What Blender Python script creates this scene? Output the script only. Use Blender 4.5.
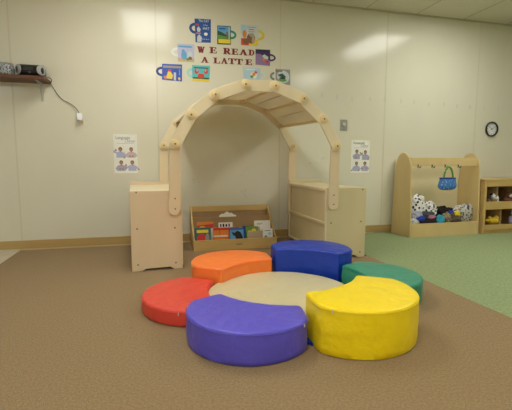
import bpy, bmesh, math, random
from mathutils import Vector, noise, Matrix
random.seed(7)
PI = math.pi
for o in list(bpy.data.objects): bpy.data.objects.remove(o)
SC = bpy.context.scene
COL = SC.collection

# ------------------------------------------------------------------ camera
FPX = 390.33; YAW = .256525; PITCH = .109784; ROLL = .0019415
CAM = Vector((0, -4.38781, .899345)); CEIL = 2.71566
_fw = Vector((math.sin(YAW)*math.cos(PITCH), math.cos(YAW)*math.cos(PITCH), -math.sin(PITCH)))
_r = Vector((math.cos(YAW), -math.sin(YAW), 0)); _u = _r.cross(_fw)
_r2 = math.cos(ROLL)*_r + math.sin(ROLL)*_u; _u2 = -math.sin(ROLL)*_r + math.cos(ROLL)*_u
cd = bpy.data.cameras.new('camera'); cam = bpy.data.objects.new('camera', cd); COL.objects.link(cam)
cd.sensor_width = 36; cd.sensor_fit = 'HORIZONTAL'; cd.lens = FPX*36/512; cd.clip_start = .02
cam.matrix_world = Matrix(((_r2.x, _u2.x, -_fw.x, CAM.x), (_r2.y, _u2.y, -_fw.y, CAM.y), (_r2.z, _u2.z, -_fw.z, CAM.z), (0, 0, 0, 1)))
SC.camera = cam
# ------------------------------------------------------------------ world, exposure, light level
w = bpy.data.worlds.new('world'); SC.world = w; w.use_nodes = True
w.node_tree.nodes['Background'].inputs[0].default_value = (.9, .95, 1, 1)
w.node_tree.nodes['Background'].inputs[1].default_value = .3
SC.view_settings.view_transform = 'Standard'; SC.view_settings.look = 'None'
SC.view_settings.gamma = 1; SC.view_settings.use_curve_mapping = False
SC.view_settings.exposure = 0.0
LAMP = 12.6                       # radiance of the ceiling lights' diffusers
LAMP_COL = (.99, .985, .93)
SKYLIGHT = 2.2                   # radiance of the daylight in the windows of the left wall

def at(px, py, axis, val):      # point of the plane (axis = val) seen at a place of the photograph
    d = (px-256)/FPX*_r2 - (py-205)/FPX*_u2 + _fw
    return CAM + d*((val-CAM[axis])/d[axis])
def wp(px, py, Y=0):            # the same on a plane parallel to the wall, as (x, z)
    p = at(px, py, 1, Y); return (p.x, p.z)

# ------------------------------------------------------------------ materials
def lin(c):
    return tuple(((v/255)/12.92 if v/255 <= .04045 else ((v/255+.055)/1.055)**2.4) for v in c) + (1,)
MATS = {}
def M(name, rgb, rough=.5, var=0, scale=(5, 5, 5), bump=0, bscale=None, spec=.5, metal=0, detail=4, rgb2=None, sheen=0, coat=0, emit=0):
    if name in MATS: return MATS[name]
    m = bpy.data.materials.new(name); MATS[name] = m; m.use_nodes = True
    nt = m.node_tree; N = nt.nodes; L = nt.links; b = N['Principled BSDF']
    b.inputs['Base Color'].default_value = lin(rgb); b.inputs['Roughness'].default_value = rough
    b.inputs['Specular IOR Level'].default_value = spec; b.inputs['Metallic'].default_value = metal
    if sheen: b.inputs['Sheen Weight'].default_value = sheen
    if coat: b.inputs['Coat Weight'].default_value = coat
    if emit:
        b.inputs['Emission Color'].default_value = LAMP_COL + (1,); b.inputs['Emission Strength'].default_value = emit
    tc = N.new('ShaderNodeTexCoord')
    mp = N.new('ShaderNodeMapping'); L.new(tc.outputs['Object'], mp.inputs['Vector']); mp.inputs['Scale'].default_value = scale
    nz = N.new('ShaderNodeTexNoise'); nz.inputs['Detail'].default_value = detail; nz.inputs['Scale'].default_value = 1
    L.new(mp.outputs[0], nz.inputs['Vector'])
    if var or rgb2:
        rp = N.new('ShaderNodeValToRGB'); e = rp.color_ramp.elements
        e[0].position = .3; e[1].position = .7
        c = lin(rgb)
        if rgb2: e[0].color = c; e[1].color = lin(rgb2)
        else:
            e[0].color = tuple(v*(1-var) for v in c[:3])+(1,); e[1].color = tuple(min(1, v*(1+var)) for v in c[:3])+(1,)
        L.new(nz.outputs['Fac'], rp.inputs[0]); L.new(rp.outputs[0], b.inputs['Base Color'])
    if bump:
        mp2 = N.new('ShaderNodeMapping'); L.new(tc.outputs['Object'], mp2.inputs['Vector']); mp2.inputs['Scale'].default_value = bscale or scale
        n2 = N.new('ShaderNodeTexNoise'); n2.inputs['Scale'].default_value = 1; n2.inputs['Detail'].default_value = 3
        L.new(mp2.outputs[0], n2.inputs['Vector'])
        bp = N.new('ShaderNodeBump'); bp.inputs['Strength'].default_value = 1; bp.inputs['Distance'].default_value = bump
        L.new(n2.outputs['Fac'], bp.inputs['Height']); L.new(bp.outputs[0], b.inputs['Normal'])
    return m
def spotted(name, base, spot, scale, thr, rough=.8):
    m = M(name, base, rough); nt = m.node_tree; N = nt.nodes; L = nt.links
    tc = N.new('ShaderNodeTexCoord'); v = N.new('ShaderNodeTexVoronoi'); v.inputs['Scale'].default_value = scale
    L.new(tc.outputs['Object'], v.inputs['Vector'])
    r = N.new('ShaderNodeValToRGB'); e = r.color_ramp.elements; e[0].color = lin(spot); e[1].color = lin(base)
    e[0].position = thr; e[1].position = thr+.03
    L.new(v.outputs['Distance'], r.inputs[0]); L.new(r.outputs[0], N['Principled BSDF'].inputs['Base Color'])
    return m

# ------------------------------------------------------------------ mesh helpers
class MB:
    def __init__(s): s.bm = bmesh.new(); s.mats = []
    def mi(s, m):
        if m not in s.mats: s.mats.append(m)
        return s.mats.index(m)
    def box(s, x0, x1, y0, y1, z0, z1, m):
        v = [s.bm.verts.new(p) for p in ((x0,y0,z0),(x1,y0,z0),(x1,y1,z0),(x0,y1,z0),(x0,y0,z1),(x1,y0,z1),(x1,y1,z1),(x0,y1,z1))]
        for f in ((0,3,2,1),(4,5,6,7),(0,1,5,4),(1,2,6,5),(2,3,7,6),(3,0,4,7)):
            s.bm.faces.new([v[i] for i in f]).material_index = s.mi(m)
        return s
    def prism(s, pts, a0, a1, m, axis='y'):   # pts in the plane, extruded along axis from a0 to a1
        def P(p, a): return {'y': (p[0], a, p[1]), 'x': (a, p[0], p[1]), 'z': (p[0], p[1], a)}[axis]
        A = [s.bm.verts.new(P(p, a0)) for p in pts]; B = [s.bm.verts.new(P(p, a1)) for p in pts]
        k = s.mi(m); n = len(pts)
        s.bm.faces.new(A).material_index = k; s.bm.faces.new(B[::-1]).material_index = k
        for i in range(n): s.bm.faces.new((A[i], B[i], B[(i+1)%n], A[(i+1)%n])).material_index = k
        return s
    def tube(s, pts, r, m, n=8, closed=False, flat=1):
        pts = [Vector(p) for p in pts]; k = s.mi(m); rings = []
        N = len(pts)
        for i, p in enumerate(pts):
            a = pts[(i-1) % N] if closed or i > 0 else p; b = pts[(i+1) % N] if closed or i < N-1 else p
            t = (b-a).normalized(); up = Vector((0,0,1)) if abs(t.z) < .9 else Vector((1,0,0))
            u = t.cross(up).normalized(); v = u.cross(t)
            rr = r[i] if isinstance(r, (list, tuple)) else r
            rings.append([s.bm.verts.new(p + u*math.cos(2*PI*j/n)*rr + v*math.sin(2*PI*j/n)*rr*flat) for j in range(n)])
        for i in range(N if closed else N-1):
            A, B = rings[i], rings[(i+1) % N]
            for j in range(n): f = s.bm.faces.new((A[j], A[(j+1)%n], B[(j+1)%n], B[j])); f.material_index = k; f.smooth = True
        if not closed:
            s.bm.faces.new(rings[0][::-1]).material_index = k; s.bm.faces.new(rings[-1]).material_index = k
        return s
    def lathe(s, prof, m, c=(0,0,0), axis='z', n=24, sx=1, sy=1, cap=True):   # prof: (radius, height)
        k = s.mi(m); rings = []
        def P(x, y, h):
            q = {'z': (x*sx, y*sy, h), 'y': (x*sx, h, y*sy), 'x': (h, x*sx, y*sy)}[axis]
            return tuple(q[i]+c[i] for i in range(3))
        for r, h in prof: rings.append([s.bm.verts.new(P(math.cos(2*PI*j/n)*r, math.sin(2*PI*j/n)*r, h)) for j in range(n)])
        for A, B in zip(rings, rings[1:]):
            for j in range(n): f = s.bm.faces.new((A[j], A[(j+1)%n], B[(j+1)%n], B[j])); f.material_index = k; f.smooth = True
        if cap and prof[0][0] > 1e-5: s.bm.faces.new(rings[0][::-1]).material_index = k
        if cap and prof[-1][0] > 1e-5: s.bm.faces.new(rings[-1]).material_index = k
        return s
    def ball(s, c, r, m, sub=3, nz=0, nf=6, seed=0):
        g = bmesh.ops.create_icosphere(s.bm, subdivisions=sub, radius=1); k = s.mi(m)
        r = r if isinstance(r, (tuple, list)) else (r, r, r)
        for v in g['verts']:
            d = v.co.copy(); p = Vector((d.x*r[0], d.y*r[1], d.z*r[2]))
            if nz: p *= 1 + nz*noise.noise(d*nf*.3 + Vector((seed*7.1, seed*3.3, 0))) + nz*.5*noise.noise(d*nf + Vector((0, seed*5.7, 0)))
            v.co = p + Vector(c)
            for f in v.link_faces: f.material_index = k; f.smooth = True
        return s
    def build(s, name, parent=None, bevel=0, loc=None, rz=0, smooth=False):
        bmesh.ops.recalc_face_normals(s.bm, faces=s.bm.faces)
        me = bpy.data.meshes.new(name); s.bm.to_mesh(me); s.bm.free()
        for m in s.mats: me.materials.append(m)
        o = bpy.data.objects.new(name, me); COL.objects.link(o)
        me.set_sharp_from_angle(angle=.75)
        if parent: o.parent = parent
        if loc: o.location = loc
        o.rotation_euler.z = rz
        if smooth:
            for p in me.polygons: p.use_smooth = True
        if bevel:
            b = o.modifiers.new('bevel', 'BEVEL'); b.width = bevel; b.segments = 2; b.limit_method = 'ANGLE'; b.angle_limit = .7
        return o
def tag(o, label, cat, group=None, kind=None):
    o['label'] = label; o['category'] = cat
    if group: o['group'] = group
    if kind: o['kind'] = kind
    return o
def thing(name, label, cat, loc=(0,0,0), rz=0, group=None):
    o = bpy.data.objects.new(name, None); COL.objects.link(o); o.empty_display_size = .05
    o.location = loc; o.rotation_euler.z = rz
    return tag(o, label, cat, group)
def struct(name, mb, **k):
    o = mb.build(name, **k); o['kind'] = 'structure'; return o
def arc(cx, cz, r, a0, a1, n=12, rz=None):
    return [(cx+r*math.cos(math.radians(a0+(a1-a0)*i/n)), cz+(rz or r)*math.sin(math.radians(a0+(a1-a0)*i/n))) for i in range(n+1)]

# ------------------------------------------------------------------ palette
WALL = M('wall_vinyl', (220, 216, 195), .14, spec=.32, var=.03, scale=(1.2, 1, .7), bump=.0006, bscale=(2.5, 2.5, 2.2))
SEAM = M('wall_seam', (208, 201, 174), .35)
SMUDGE = M('scuff', (120, 116, 98), .6)
CEILM = M('ceiling_tile', (230, 225, 210), .9, var=.04, scale=(60, 60, 60), bump=.001, bscale=(150, 150, 150))
GRID = M('ceiling_grid', (196, 188, 166), .6)
BROWN = M('brown_carpet', (149, 125, 90), .95, var=.17, scale=(90, 90, 90), bump=.004, bscale=(240, 240, 240), spec=.1, sheen=.1, detail=8)
GREEN = M('green_carpet', (148, 163, 116), .95, var=.17, scale=(50, 50, 50), bump=.008, bscale=(130, 130, 130), spec=.1, sheen=.1, detail=8)
TILE = M('floor_tile', (205, 196, 172), .35, var=.05, scale=(8, 8, 8))
BASE = M('baseboard_wood', (184, 154, 96), .45, var=.06, scale=(2, 2, 30))
PALE = M('pale_strip', (205, 182, 132), .5)
BIRCH = M('birch_ply', (222, 200, 164), .42, var=.045, scale=(5, 5, 1.2), detail=6, spec=.35)
BIRCHE = M('birch_edge', (232, 214, 172), .45, var=.06, scale=(30, 30, 3))
POSTM = M('post_birch', (224, 204, 166), .42, var=.04, scale=(5, 5, 1.2), detail=6)
BIRCHY = M('birch_yellow', (214, 200, 156), .42, var=.04, scale=(5, 5, 1.2), detail=6, spec=.35)
BIRCHL = M('birch_light', (232, 217, 180), .38, var=.04, scale=(9, 9, 3))
KNOB = M('turned_knob', (230, 208, 156), .35, var=.05, scale=(20, 20, 20))
PIN = M('dark_pin', (120, 96, 60), .5)
PANEL = M('canopy_panel', (234, 224, 202), .5, var=.06, scale=(6, 3, 6))
MAPLE = M('maple', (214, 188, 132), .4, var=.05, scale=(6, 6, 1.5))
OAK = M('display_wood', (200, 168, 104), .42, var=.07, scale=(3, 12, 14))
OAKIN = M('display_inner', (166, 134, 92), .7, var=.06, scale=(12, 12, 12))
METAL = M('steel', (190, 190, 188), .3, metal=.9)
DKMETAL = M('dark_metal', (70, 66, 60), .4, metal=.8)
BLACK = M('black_plastic', (22, 22, 24), .3)
WHITE = M('white_plastic', (232, 232, 236), .4)
DARK = M('dark_gap', (16, 14, 12), .9)
PAPER = M('paper', (238, 236, 226), .6)

def translucent(m, f):   # thin sheet that lets part of the light through
    nt = m.node_tree; N = nt.nodes; b = N['Principled BSDF']; out = N['Material Output']
    t = N.new('ShaderNodeBsdfTranslucent'); mx = N.new('ShaderNodeMixShader'); mx.inputs[0].default_value = f
    lk = b.inputs['Base Color'].links
    if lk: nt.links.new(lk[0].from_socket, t.inputs['Color'])
    nt.links.new(b.outputs[0], mx.inputs[1]); nt.links.new(t.outputs[0], mx.inputs[2]); nt.links.new(mx.outputs[0], out.inputs['Surface'])
translucent(PANEL, .6)
# ------------------------------------------------------------------ room
X0, X1, YB = -5.0, 6.6, -8.6
struct('floor', MB().box(X0, X1, YB, .0, -.06, -.006, TILE))
struct('brown_carpet', MB().box(-1.33, 1.99, YB, -.0, -.006, .0, BROWN))
struct('green_carpet', MB().box(1.99, X1, YB, -.0, -.006, .001, GREEN))
struct('wall_back', MB().box(X0-.1, X1+.1, .0, .1, -.06, CEIL+.1, WALL))
struct('wall_left', MB().box(X0-.1, X0, YB, .0, -.06, CEIL+.1, WALL))
struct('wall_right', MB().box(X1, X1+.1, YB, .0, -.06, CEIL+.1, WALL))
struct('wall_front', MB().box(X0-.1, X1+.1, YB-.1, YB, -.06, CEIL+.1, WALL))
struct('ceiling', MB().box(X0, X1, YB, .0, CEIL, CEIL+.1, CEILM))
WPANE = M('daylight_pane', (225, 232, 240), .1, emit=1)
WPANE.node_tree.nodes['Principled BSDF'].inputs['Emission Color'].default_value = (.93, .97, 1, 1)
WPANE.node_tree.nodes['Principled BSDF'].inputs['Emission Strength'].default_value = SKYLIGHT
WFR = M('window_frame', (225, 222, 212), .4)
for i, y in enumerate((-2.9, -4.7, -6.5)):
    f = MB(); a, b2, zc, zh = .7, .62, 1.55, .62
    for s_ in (-1, 1): f.box(X0, X0+.04, y+s_*a-.03, y+s_*a+.03, zc-zh-.03, zc+zh+.03, WFR); f.box(X0, X0+.04, y-a, y+a, zc+s_*zh-.03, zc+s_*zh+.03, WFR)
    f.box(X0, X0+.03, y-.015, y+.015, zc-zh, zc+zh, WFR)
    wn = struct('window_%d' % (i+1), f)
    MB().box(X0, X0+.008, y-a, y+a, zc-zh, zc+zh, WPANE).build('pane', wn)
g = MB()
k = -11
while 2.495+k*.69 < X1:
    x = 2.495+k*.69
    if x > X0: g.box(x-.006, x+.006, YB, 0, CEIL-.003, CEIL, GRID)
    k += 1
y = -.69
while y > YB: g.box(X0, X1, y-.006, y+.006, CEIL-.003, CEIL, GRID); y -= .69
g.box(X0, X1, -.02, 0, CEIL-.012, CEIL, GRID)
struct('trim_9', g)
for i in range(-2, 6):
    x = -1.31+i*1.3716
    struct('trim_%d' % (i+3), MB().box(x-.007, x+.007, -.0012, .0, .1, CEIL, SEAM))
bb = MB().box(X0, X1, -.012, 0, .014, .1, BASE)
struct('baseboard_back', bb, bevel=.003)
struct('baseboard_front', MB().box(-1.33, 1.99, -.018, -.0, 0, .013, PALE))
# faint scuffs and scribbles left on the wall
def scribble(pts, r=.0022, m=SMUDGE):
    mb = MB()
    for s in pts: mb.tube([(x, -.0006, z) for x, z in s], r, m, n=5, flat=.3)
    return mb
def rnd_scr(cx, cz, sx, sz, n, seed):
    R = random.Random(seed); out = []
    for i in range(n):
        x, z = cx+R.uniform(-sx, sx), cz+R.uniform(-sz, sz); s = [(x, z)]
        for j in range(R.randint(2, 5)): x += R.uniform(-.02, .02); z += R.uniform(-.012, .012); s.append((x, z))
        out.append(s)
    return out
FAINT = M('faint_scuff', (172, 165, 138), .6)
MIDS = M('mid_scuff', (140, 136, 118), .6)
for nm, (cx, cz, sx, sz, n, m, r, lab) in enumerate([
    (.46, .69, .05, .02, 7, MIDS, .0017, 'upper left pencil scribble on the wall inside the wooden arch'),
    (.50, .47, .05, .06, 7, FAINT, .002, 'lower left faint scribble on the wall inside the arch, above the book display'),
    (.985, .77, .035, .05, 7, FAINT, .002, 'upper right faint scribble on the wall inside the wooden arch'),
    (1.01, .52, .025, .06, 8, MIDS, .0018, 'lower right scribble on the wall inside the arch, above the book display')]):
    tag(scribble(rnd_scr(cx, cz, sx, sz, n, nm), r, m).build('wall_scribble'), lab, 'scribble', 'pencil scribbles on the wall inside the arch')
for st, r_, lb in (([[(1.80, .885), (1.835, .892)]], .006, 'largest dark scuff mark on the wall seen through the right side of the arch'),
    ([[(1.88, .895), (1.915, .895)]], .003, 'thin flat scuff mark right of the largest one, seen through the arch'),
    ([[(1.965, .93), (1.97, .94), (1.985, .95), (2.01, .953)]], .003, 'bent scuff mark nearest the right post of the arch, on the wall')):
    tag(scribble(st, r_).build('wall_scuff'), lb, 'scuff', 'scuff marks on the wall')
tag(scribble([[(-.785, .773), (-.78, .768)]], .006).build('wall_scuff'), 'small dark scuff on the left wall seam, low above the baseboard', 'scuff')
TAPE = M('tape_residue', (206, 200, 186), .35)
ORD = ['first from the left', 'second from the left', 'third from the left', 'fourth from the left', 'fifth from the left', 'sixth from the left', 'middle one of thirteen', 'sixth from the right', 'fifth from the right', 'fourth from the right', 'third from the right', 'second from the right', 'first from the right']
tx = [(322,95),(337,97),(352,99),(370,99),(385,99),(401,101),(414,102),(429,104),(444,104),(457,106),(470,107),(484,108),(498,109)]
for i, p in enumerate(tx):
    x, z = wp(*p); s = [.012, .016, .01][i % 3]
    tag(MB().prism([(x-s, z-.03), (x+s*.8, z-.026), (x+s, z+.022), (x-s*.7, z+.028)], -.0008, 0, TAPE).build('tape_mark'),
        'faint grey tape mark, %s in the row along the upper right wall' % ORD[i], 'tape mark', 'row of faint tape marks on the wall')
tag(MB().prism([(-.143,-2.25),(-.134,-2.247),(-.137,-2.238)], .0, .003, M('red_scrap', (200, 50, 40), .6), 'z').build('paper_scrap'), 'tiny red scrap lying on the brown carpet left of the red cushion', 'scrap')

# ------------------------------------------------------------------ ceiling lights (recessed troffers)
DIFF = M('light_diffuser', (240, 240, 235), .5, emit=LAMP)
FRAME = M('light_frame', (235, 232, 222), .5)
for i, cx in enumerate((-3.45, -.03, 3.38)):
    for j, cy in enumerate((-1.36, -3.85, -6.3)):
        if i == 0 and j < 2: continue
        t = thing('ceiling_light', 'rectangular fluorescent ceiling light, %s column, %s' % (('left', 'middle', 'right')[i], ('nearest the wall with the arch', 'second from the arch wall', 'farthest from the arch wall')[j]), 'ceiling light', (cx, cy, CEIL), group='ceiling light panels')
        f = MB(); a, b2 = .33, .65
        f.box(-a, a, -b2, -b2+.03, -.012, -.0, FRAME).box(-a, a, b2-.03, b2, -.012, 0, FRAME)
        f.box(-a, -a+.03, -b2+.03, b2-.03, -.012, 0, FRAME).box(a-.03, a, -b2+.03, b2-.03, -.012, 0, FRAME)
        f.build('frame', t)
        MB().box(-.3, .3, -.62, .62, -.008, -.001, DIFF).build('diffuser', t)

# ------------------------------------------------------------------ arch cabinets
def cabinet(name, label, loc, rz, L, H, face, screws, width=.412, BIRCH=BIRCH):
    # local: front panel at y=0 looking to -y, x from 0 to width, runs back to y=L ; face = side (+1/-1) with the closed boards
    t = thing(name, label, 'cabinet', loc, rz); T = .02
    a, b = width*.24, width*.78
    pts = [(0, 0), (a-.02, 0), (a+.012, .018), (b-.012, .022), (b+.02, 0), (width, 0), (width, H), (0, H)]
    MB().prism(pts, 0, T, BIRCH).build('end_panel', t, bevel=.0025)
    MB().prism(pts[:-2]+[(width, H+.028), (0, H+.028)], L-T, L, BIRCH).build('end_panel', t, bevel=.0025)
    MB().box(.002, width-.002, T, L-T, H-.025, H-.005, BIRCHL).build('top_panel', t, bevel=.002)
    MB().box(.002, width-.002, T, L-T, H*.5-.01, H*.5+.01, BIRCHL).build('shelf', t, bevel=.002)
    MB().box(.002, width-.002, T, L-T, .03, .05, BIRCHL).build('bottom_panel', t, bevel=.002)
    x0 = .02 if face < 0 else width-.03
    e0, e1 = (-.004, .01) if face < 0 else (width-.01, width+.004)
    for za, zb in ((.03, .055), (H*.5-.013, H*.5+.013), (H-.03, H-.004)): MB().box(e0, e1, T, L-T, za, zb, BIRCHE).build('edge_strip', t, bevel=.002)
    MB().box(e0, e1, -.0, T+.006, .03, H-.004, BIRCHE).build('edge_strip', t, bevel=.002)
    MB().box(e0, e1, L-T-.02, L, .03, H-.004, BIRCHE).build('edge_strip', t, bevel=.002)
    MB().box(x0, x0+.01, T, L-T, .05, H*.5-.01, BIRCH).build('back_panel', t)
    MB().box(x0, x0+.01, T, L-T, H*.5+.01, H-.025, BIRCH).build('back_panel', t)
    MB().box(.08, width-.08, .06, .08, .0, .03, DARK).build('foot', t)
    MB().box(.08, width-.08, L-.08, L-.06, .0, .03, DARK).build('foot', t)
    for sx, sz in screws:
        k_ = MB().lathe([(.0075, .001), (.0075, -.001), (.0, -.0012)], DKMETAL, (sx, 0, sz), 'y', 12).build('screw', t); MB().lathe([(.004, -.001), (.0035, -.003), (.0, -.003)], METAL, (sx-.001, 0, sz+.001), 'y', 10).build('screw_head', k_)
    return t
H = .664
def rel(px, py, x0): x, z = wp(px, py, -1.115); return (x-x0, z)
LX, RX = -.19, 1.522
cabinet('low_cabinet', 'low birch plywood cabinet under the left foot of the wooden arch', (LX, -1.115, 0), .045, 1.0, H, 1,
        [rel(136, 192.5, LX), rel(137, 229, LX), rel(175, 228, LX), rel(138, 265, LX), rel(176, 263, LX)])
rc = cabinet('low_cabinet', 'low birch plywood cabinet under the right foot of the wooden arch', (RX, -1.115, 0), .01, 1.0, H, -1,
        [rel(363, 189.5, RX), rel(361, 221.5, RX), rel(331, 223, RX), rel(360, 252, RX)], BIRCH=BIRCHY)
MB().box(.36, .44, .02, .06, .0, .006, DARK).build('foot', rc)

# ------------------------------------------------------------------ arch
ARC = [(.175,1.042),(.307,1.276),(.504,1.443),(.757,1.537),(1.016,1.537),(1.271,1.443),(1.463,1.276),(1.595,1.042)]
t = thing('wooden_arch', 'tall birch wood arch of jointed boards standing on two low cabinets', 'arch', (.885, -.6, 0))
OX, OY = .885, -.6
def board(p, q, r0, r1, y0, y1, m=BIRCHL):
    d = math.degrees(math.atan2(q[1]-p[1], q[0]-p[0]))
    pts = arc(p[0], p[1], r0, d+90, d+270, 12) + arc(q[0], q[1], r1, d-90, d+90, 12)
    return MB().prism([(x-OX, z) for x, z in pts], y0-OY, y1-OY, m)
def knob(x, y, z, s=1):
    y -= OY; x -= OX
    k = MB().lathe([(.038*s, 0), (.039*s, -.005), (.037*s, -.009), (.028*s, -.0095), (.027*s, -.015), (.023*s, -.017), (.0, -.017)], KNOB, (x, y, z), 'y', 20).build('joint_knob', t)
    MB().lathe([(.008, 0), (.008, -.0015), (0, -.002)], PIN, (x, y-.0168, z), 'y', 8).build('pin', k)
RA = lambda x: .8405+(x-.885)*1.0204
for fr, yy in enumerate((-1.137, -.098)):
    J = ARC if fr == 0 else [(RA(x), z+.03) for x, z in ARC]
    R = .047
    bot = .512 if fr == 0 else .50
    for a, b in (((J[0][0]-.012, bot), J[0]), ((J[-1][0]-.012, bot), J[-1])):
        board(a, b, .049, .044, yy, yy+.018, POSTM).build('post', t, bevel=.002)
        if fr == 0:
            for zz in (.515, .60):
                MB().lathe([(.006, .001), (.006, -.002), (0, -.002)], DKMETAL, (a[0]+.004-OX, yy-OY, zz), 'y', 10).build('screw', t)
    for i in range(7):
        off = -.0185 if i % 2 == 0 else .0
        if i % 2 == 1: off = 0
        yb = yy+off
        board(J[i], J[i+1], R, R, yb, yb+.018).build('arch_board', t, bevel=.0015)
    for i, (x, z) in enumerate(J): knob(x, yy-.018, z, 1 if fr == 0 else .9)
# rungs and canopy panels between the two frames
for i in range(1, 7):
    a = ARC[i]; d = math.atan2(a[1]-.88, a[0]-.885); rr = -.018
    ax, az = a[0]+math.cos(d)*rr, a[1]+math.sin(d)*rr
    MB().tube([(ax-OX, -1.119-OY, az), (RA(ax)-OX, -.098-OY, az+.03)], .015, KNOB, n=10).build('rung', t)
for i in range(1, 6):
    a, b = ARC[i], ARC[i+1]; n = Vector((-(b[1]-a[1]), b[0]-a[0])).normalized(); o1, o2 = .008, .010
    mb = MB(); k = mb.mi(PANEL); vs = []
    for (yy, fx, dz) in ((-1.119, lambda x: x, 0), (-.1, RA, .03)):
        for o_ in (o1, o2):
            for p in (a, b): vs.append(mb.bm.verts.new((fx(p[0]+n.x*o_)-OX, yy-OY, p[1]+n.y*o_+dz)))
    for f in ((0,1,3,2),(4,6,7,5),(0,4,5,1),(2,3,7,6),(0,2,6,4),(1,5,7,3)): mb.bm.faces.new([vs[j] for j in f])
    mb.build('canopy_panel', t)
    # a thin batten under the middle of each panel
    m_ = ((a[0]+b[0])/2+n.x*.004, (a[1]+b[1])/2+n.y*.004)
    if i in (4, 5):
        MB().tube([(m_[0]-OX, -1.119-OY, m_[1]), (RA(m_[0])-OX, -.1-OY, m_[1]+.03)], .005, PANEL, n=6).build('batten', t)
# white paper tucked at the left joint
pw = MB(); P = [at(188, 111, 1, -.9), at(176, 122.5, 1, -.55), at(180.5, 121.5, 1, -.6), at(184, 117, 1, -.8)]
V = [pw.bm.verts.new(p) for p in P]; V2 = [pw.bm.verts.new(p+Vector((.004, .0, .004))) for p in P]
pw.mi(PAPER); pw.bm.faces.new(V); pw.bm.faces.new(V2[::-1])
for i in range(4): pw.bm.faces.new((V[i], V2[i], V2[(i+1)%4], V[(i+1)%4]))
po = pw.build('folded_paper'); tag(po, 'folded white paper with a brown end tucked behind the left shoulder of the wooden arch', 'paper')
pb = MB(); P = [at(176, 122.5, 1, -.56), at(180.5, 121.5, 1, -.6), at(179, 126, 1, -.6), at(176.6, 128, 1, -.58)]
V = [pb.bm.verts.new(p) for p in P]; V2 = [pb.bm.verts.new(p+Vector((.004, .0, .004))) for p in P]
pb.mi(M('brown_card', (140, 110, 70), .7)); pb.bm.faces.new(V); pb.bm.faces.new(V2[::-1])
for i in range(4): pb.bm.faces.new((V[i], V2[i], V2[(i+1)%4], V[(i+1)%4]))
pb.build('brown_end', po)

# ------------------------------------------------------------------ floor cushions
CX, CY = .80, -2.05
def vinyl(name, rgb): return M('vinyl_'+name, rgb, .36, var=.03, scale=(6, 6, 6), bump=.009, bscale=(13, 13, 13), spec=.42)
def petal_outline(half, d, r, rin):
    h = math.radians(half)
    tip_r = rin
    # where the radial side meets the outer circle
    bq = d*math.cos(h); disc = bq*bq-(d*d-r*r); ro = bq+math.sqrt(max(disc, 0))
    pts = []
    n = 22
    for i in range(n+1):                       # inner concave arc
        a = -h+2*h*i/n; pts.append((tip_r*math.cos(a), tip_r*math.sin(a)))
    for i in range(1, 6):                      # side
        q = tip_r+(ro-tip_r)*i/6; pts.append((q*math.cos(h), q*math.sin(h)))
    p1 = (ro*math.cos(h), ro*math.sin(h)); a1 = math.atan2(p1[1], p1[0]-d)
    m = 56
    for i in range(m+1): a = a1-2*a1*i/m; pts.append((d+r*math.cos(a), r*math.sin(a)))
    for i in range(5, 0, -1):
        q = tip_r+(ro-tip_r)*i/6; pts.append((q*math.cos(h), -q*math.sin(h)))
    return pts
def smooth_outline(pts, it):
    for _ in range(it): pts = [((pts[i-1][0]+2*pts[i][0]+pts[(i+1)%len(pts)][0])/4, (pts[i-1][1]+2*pts[i][1]+pts[(i+1)%len(pts)][1])/4) for i in range(len(pts))]
    return pts
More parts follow.
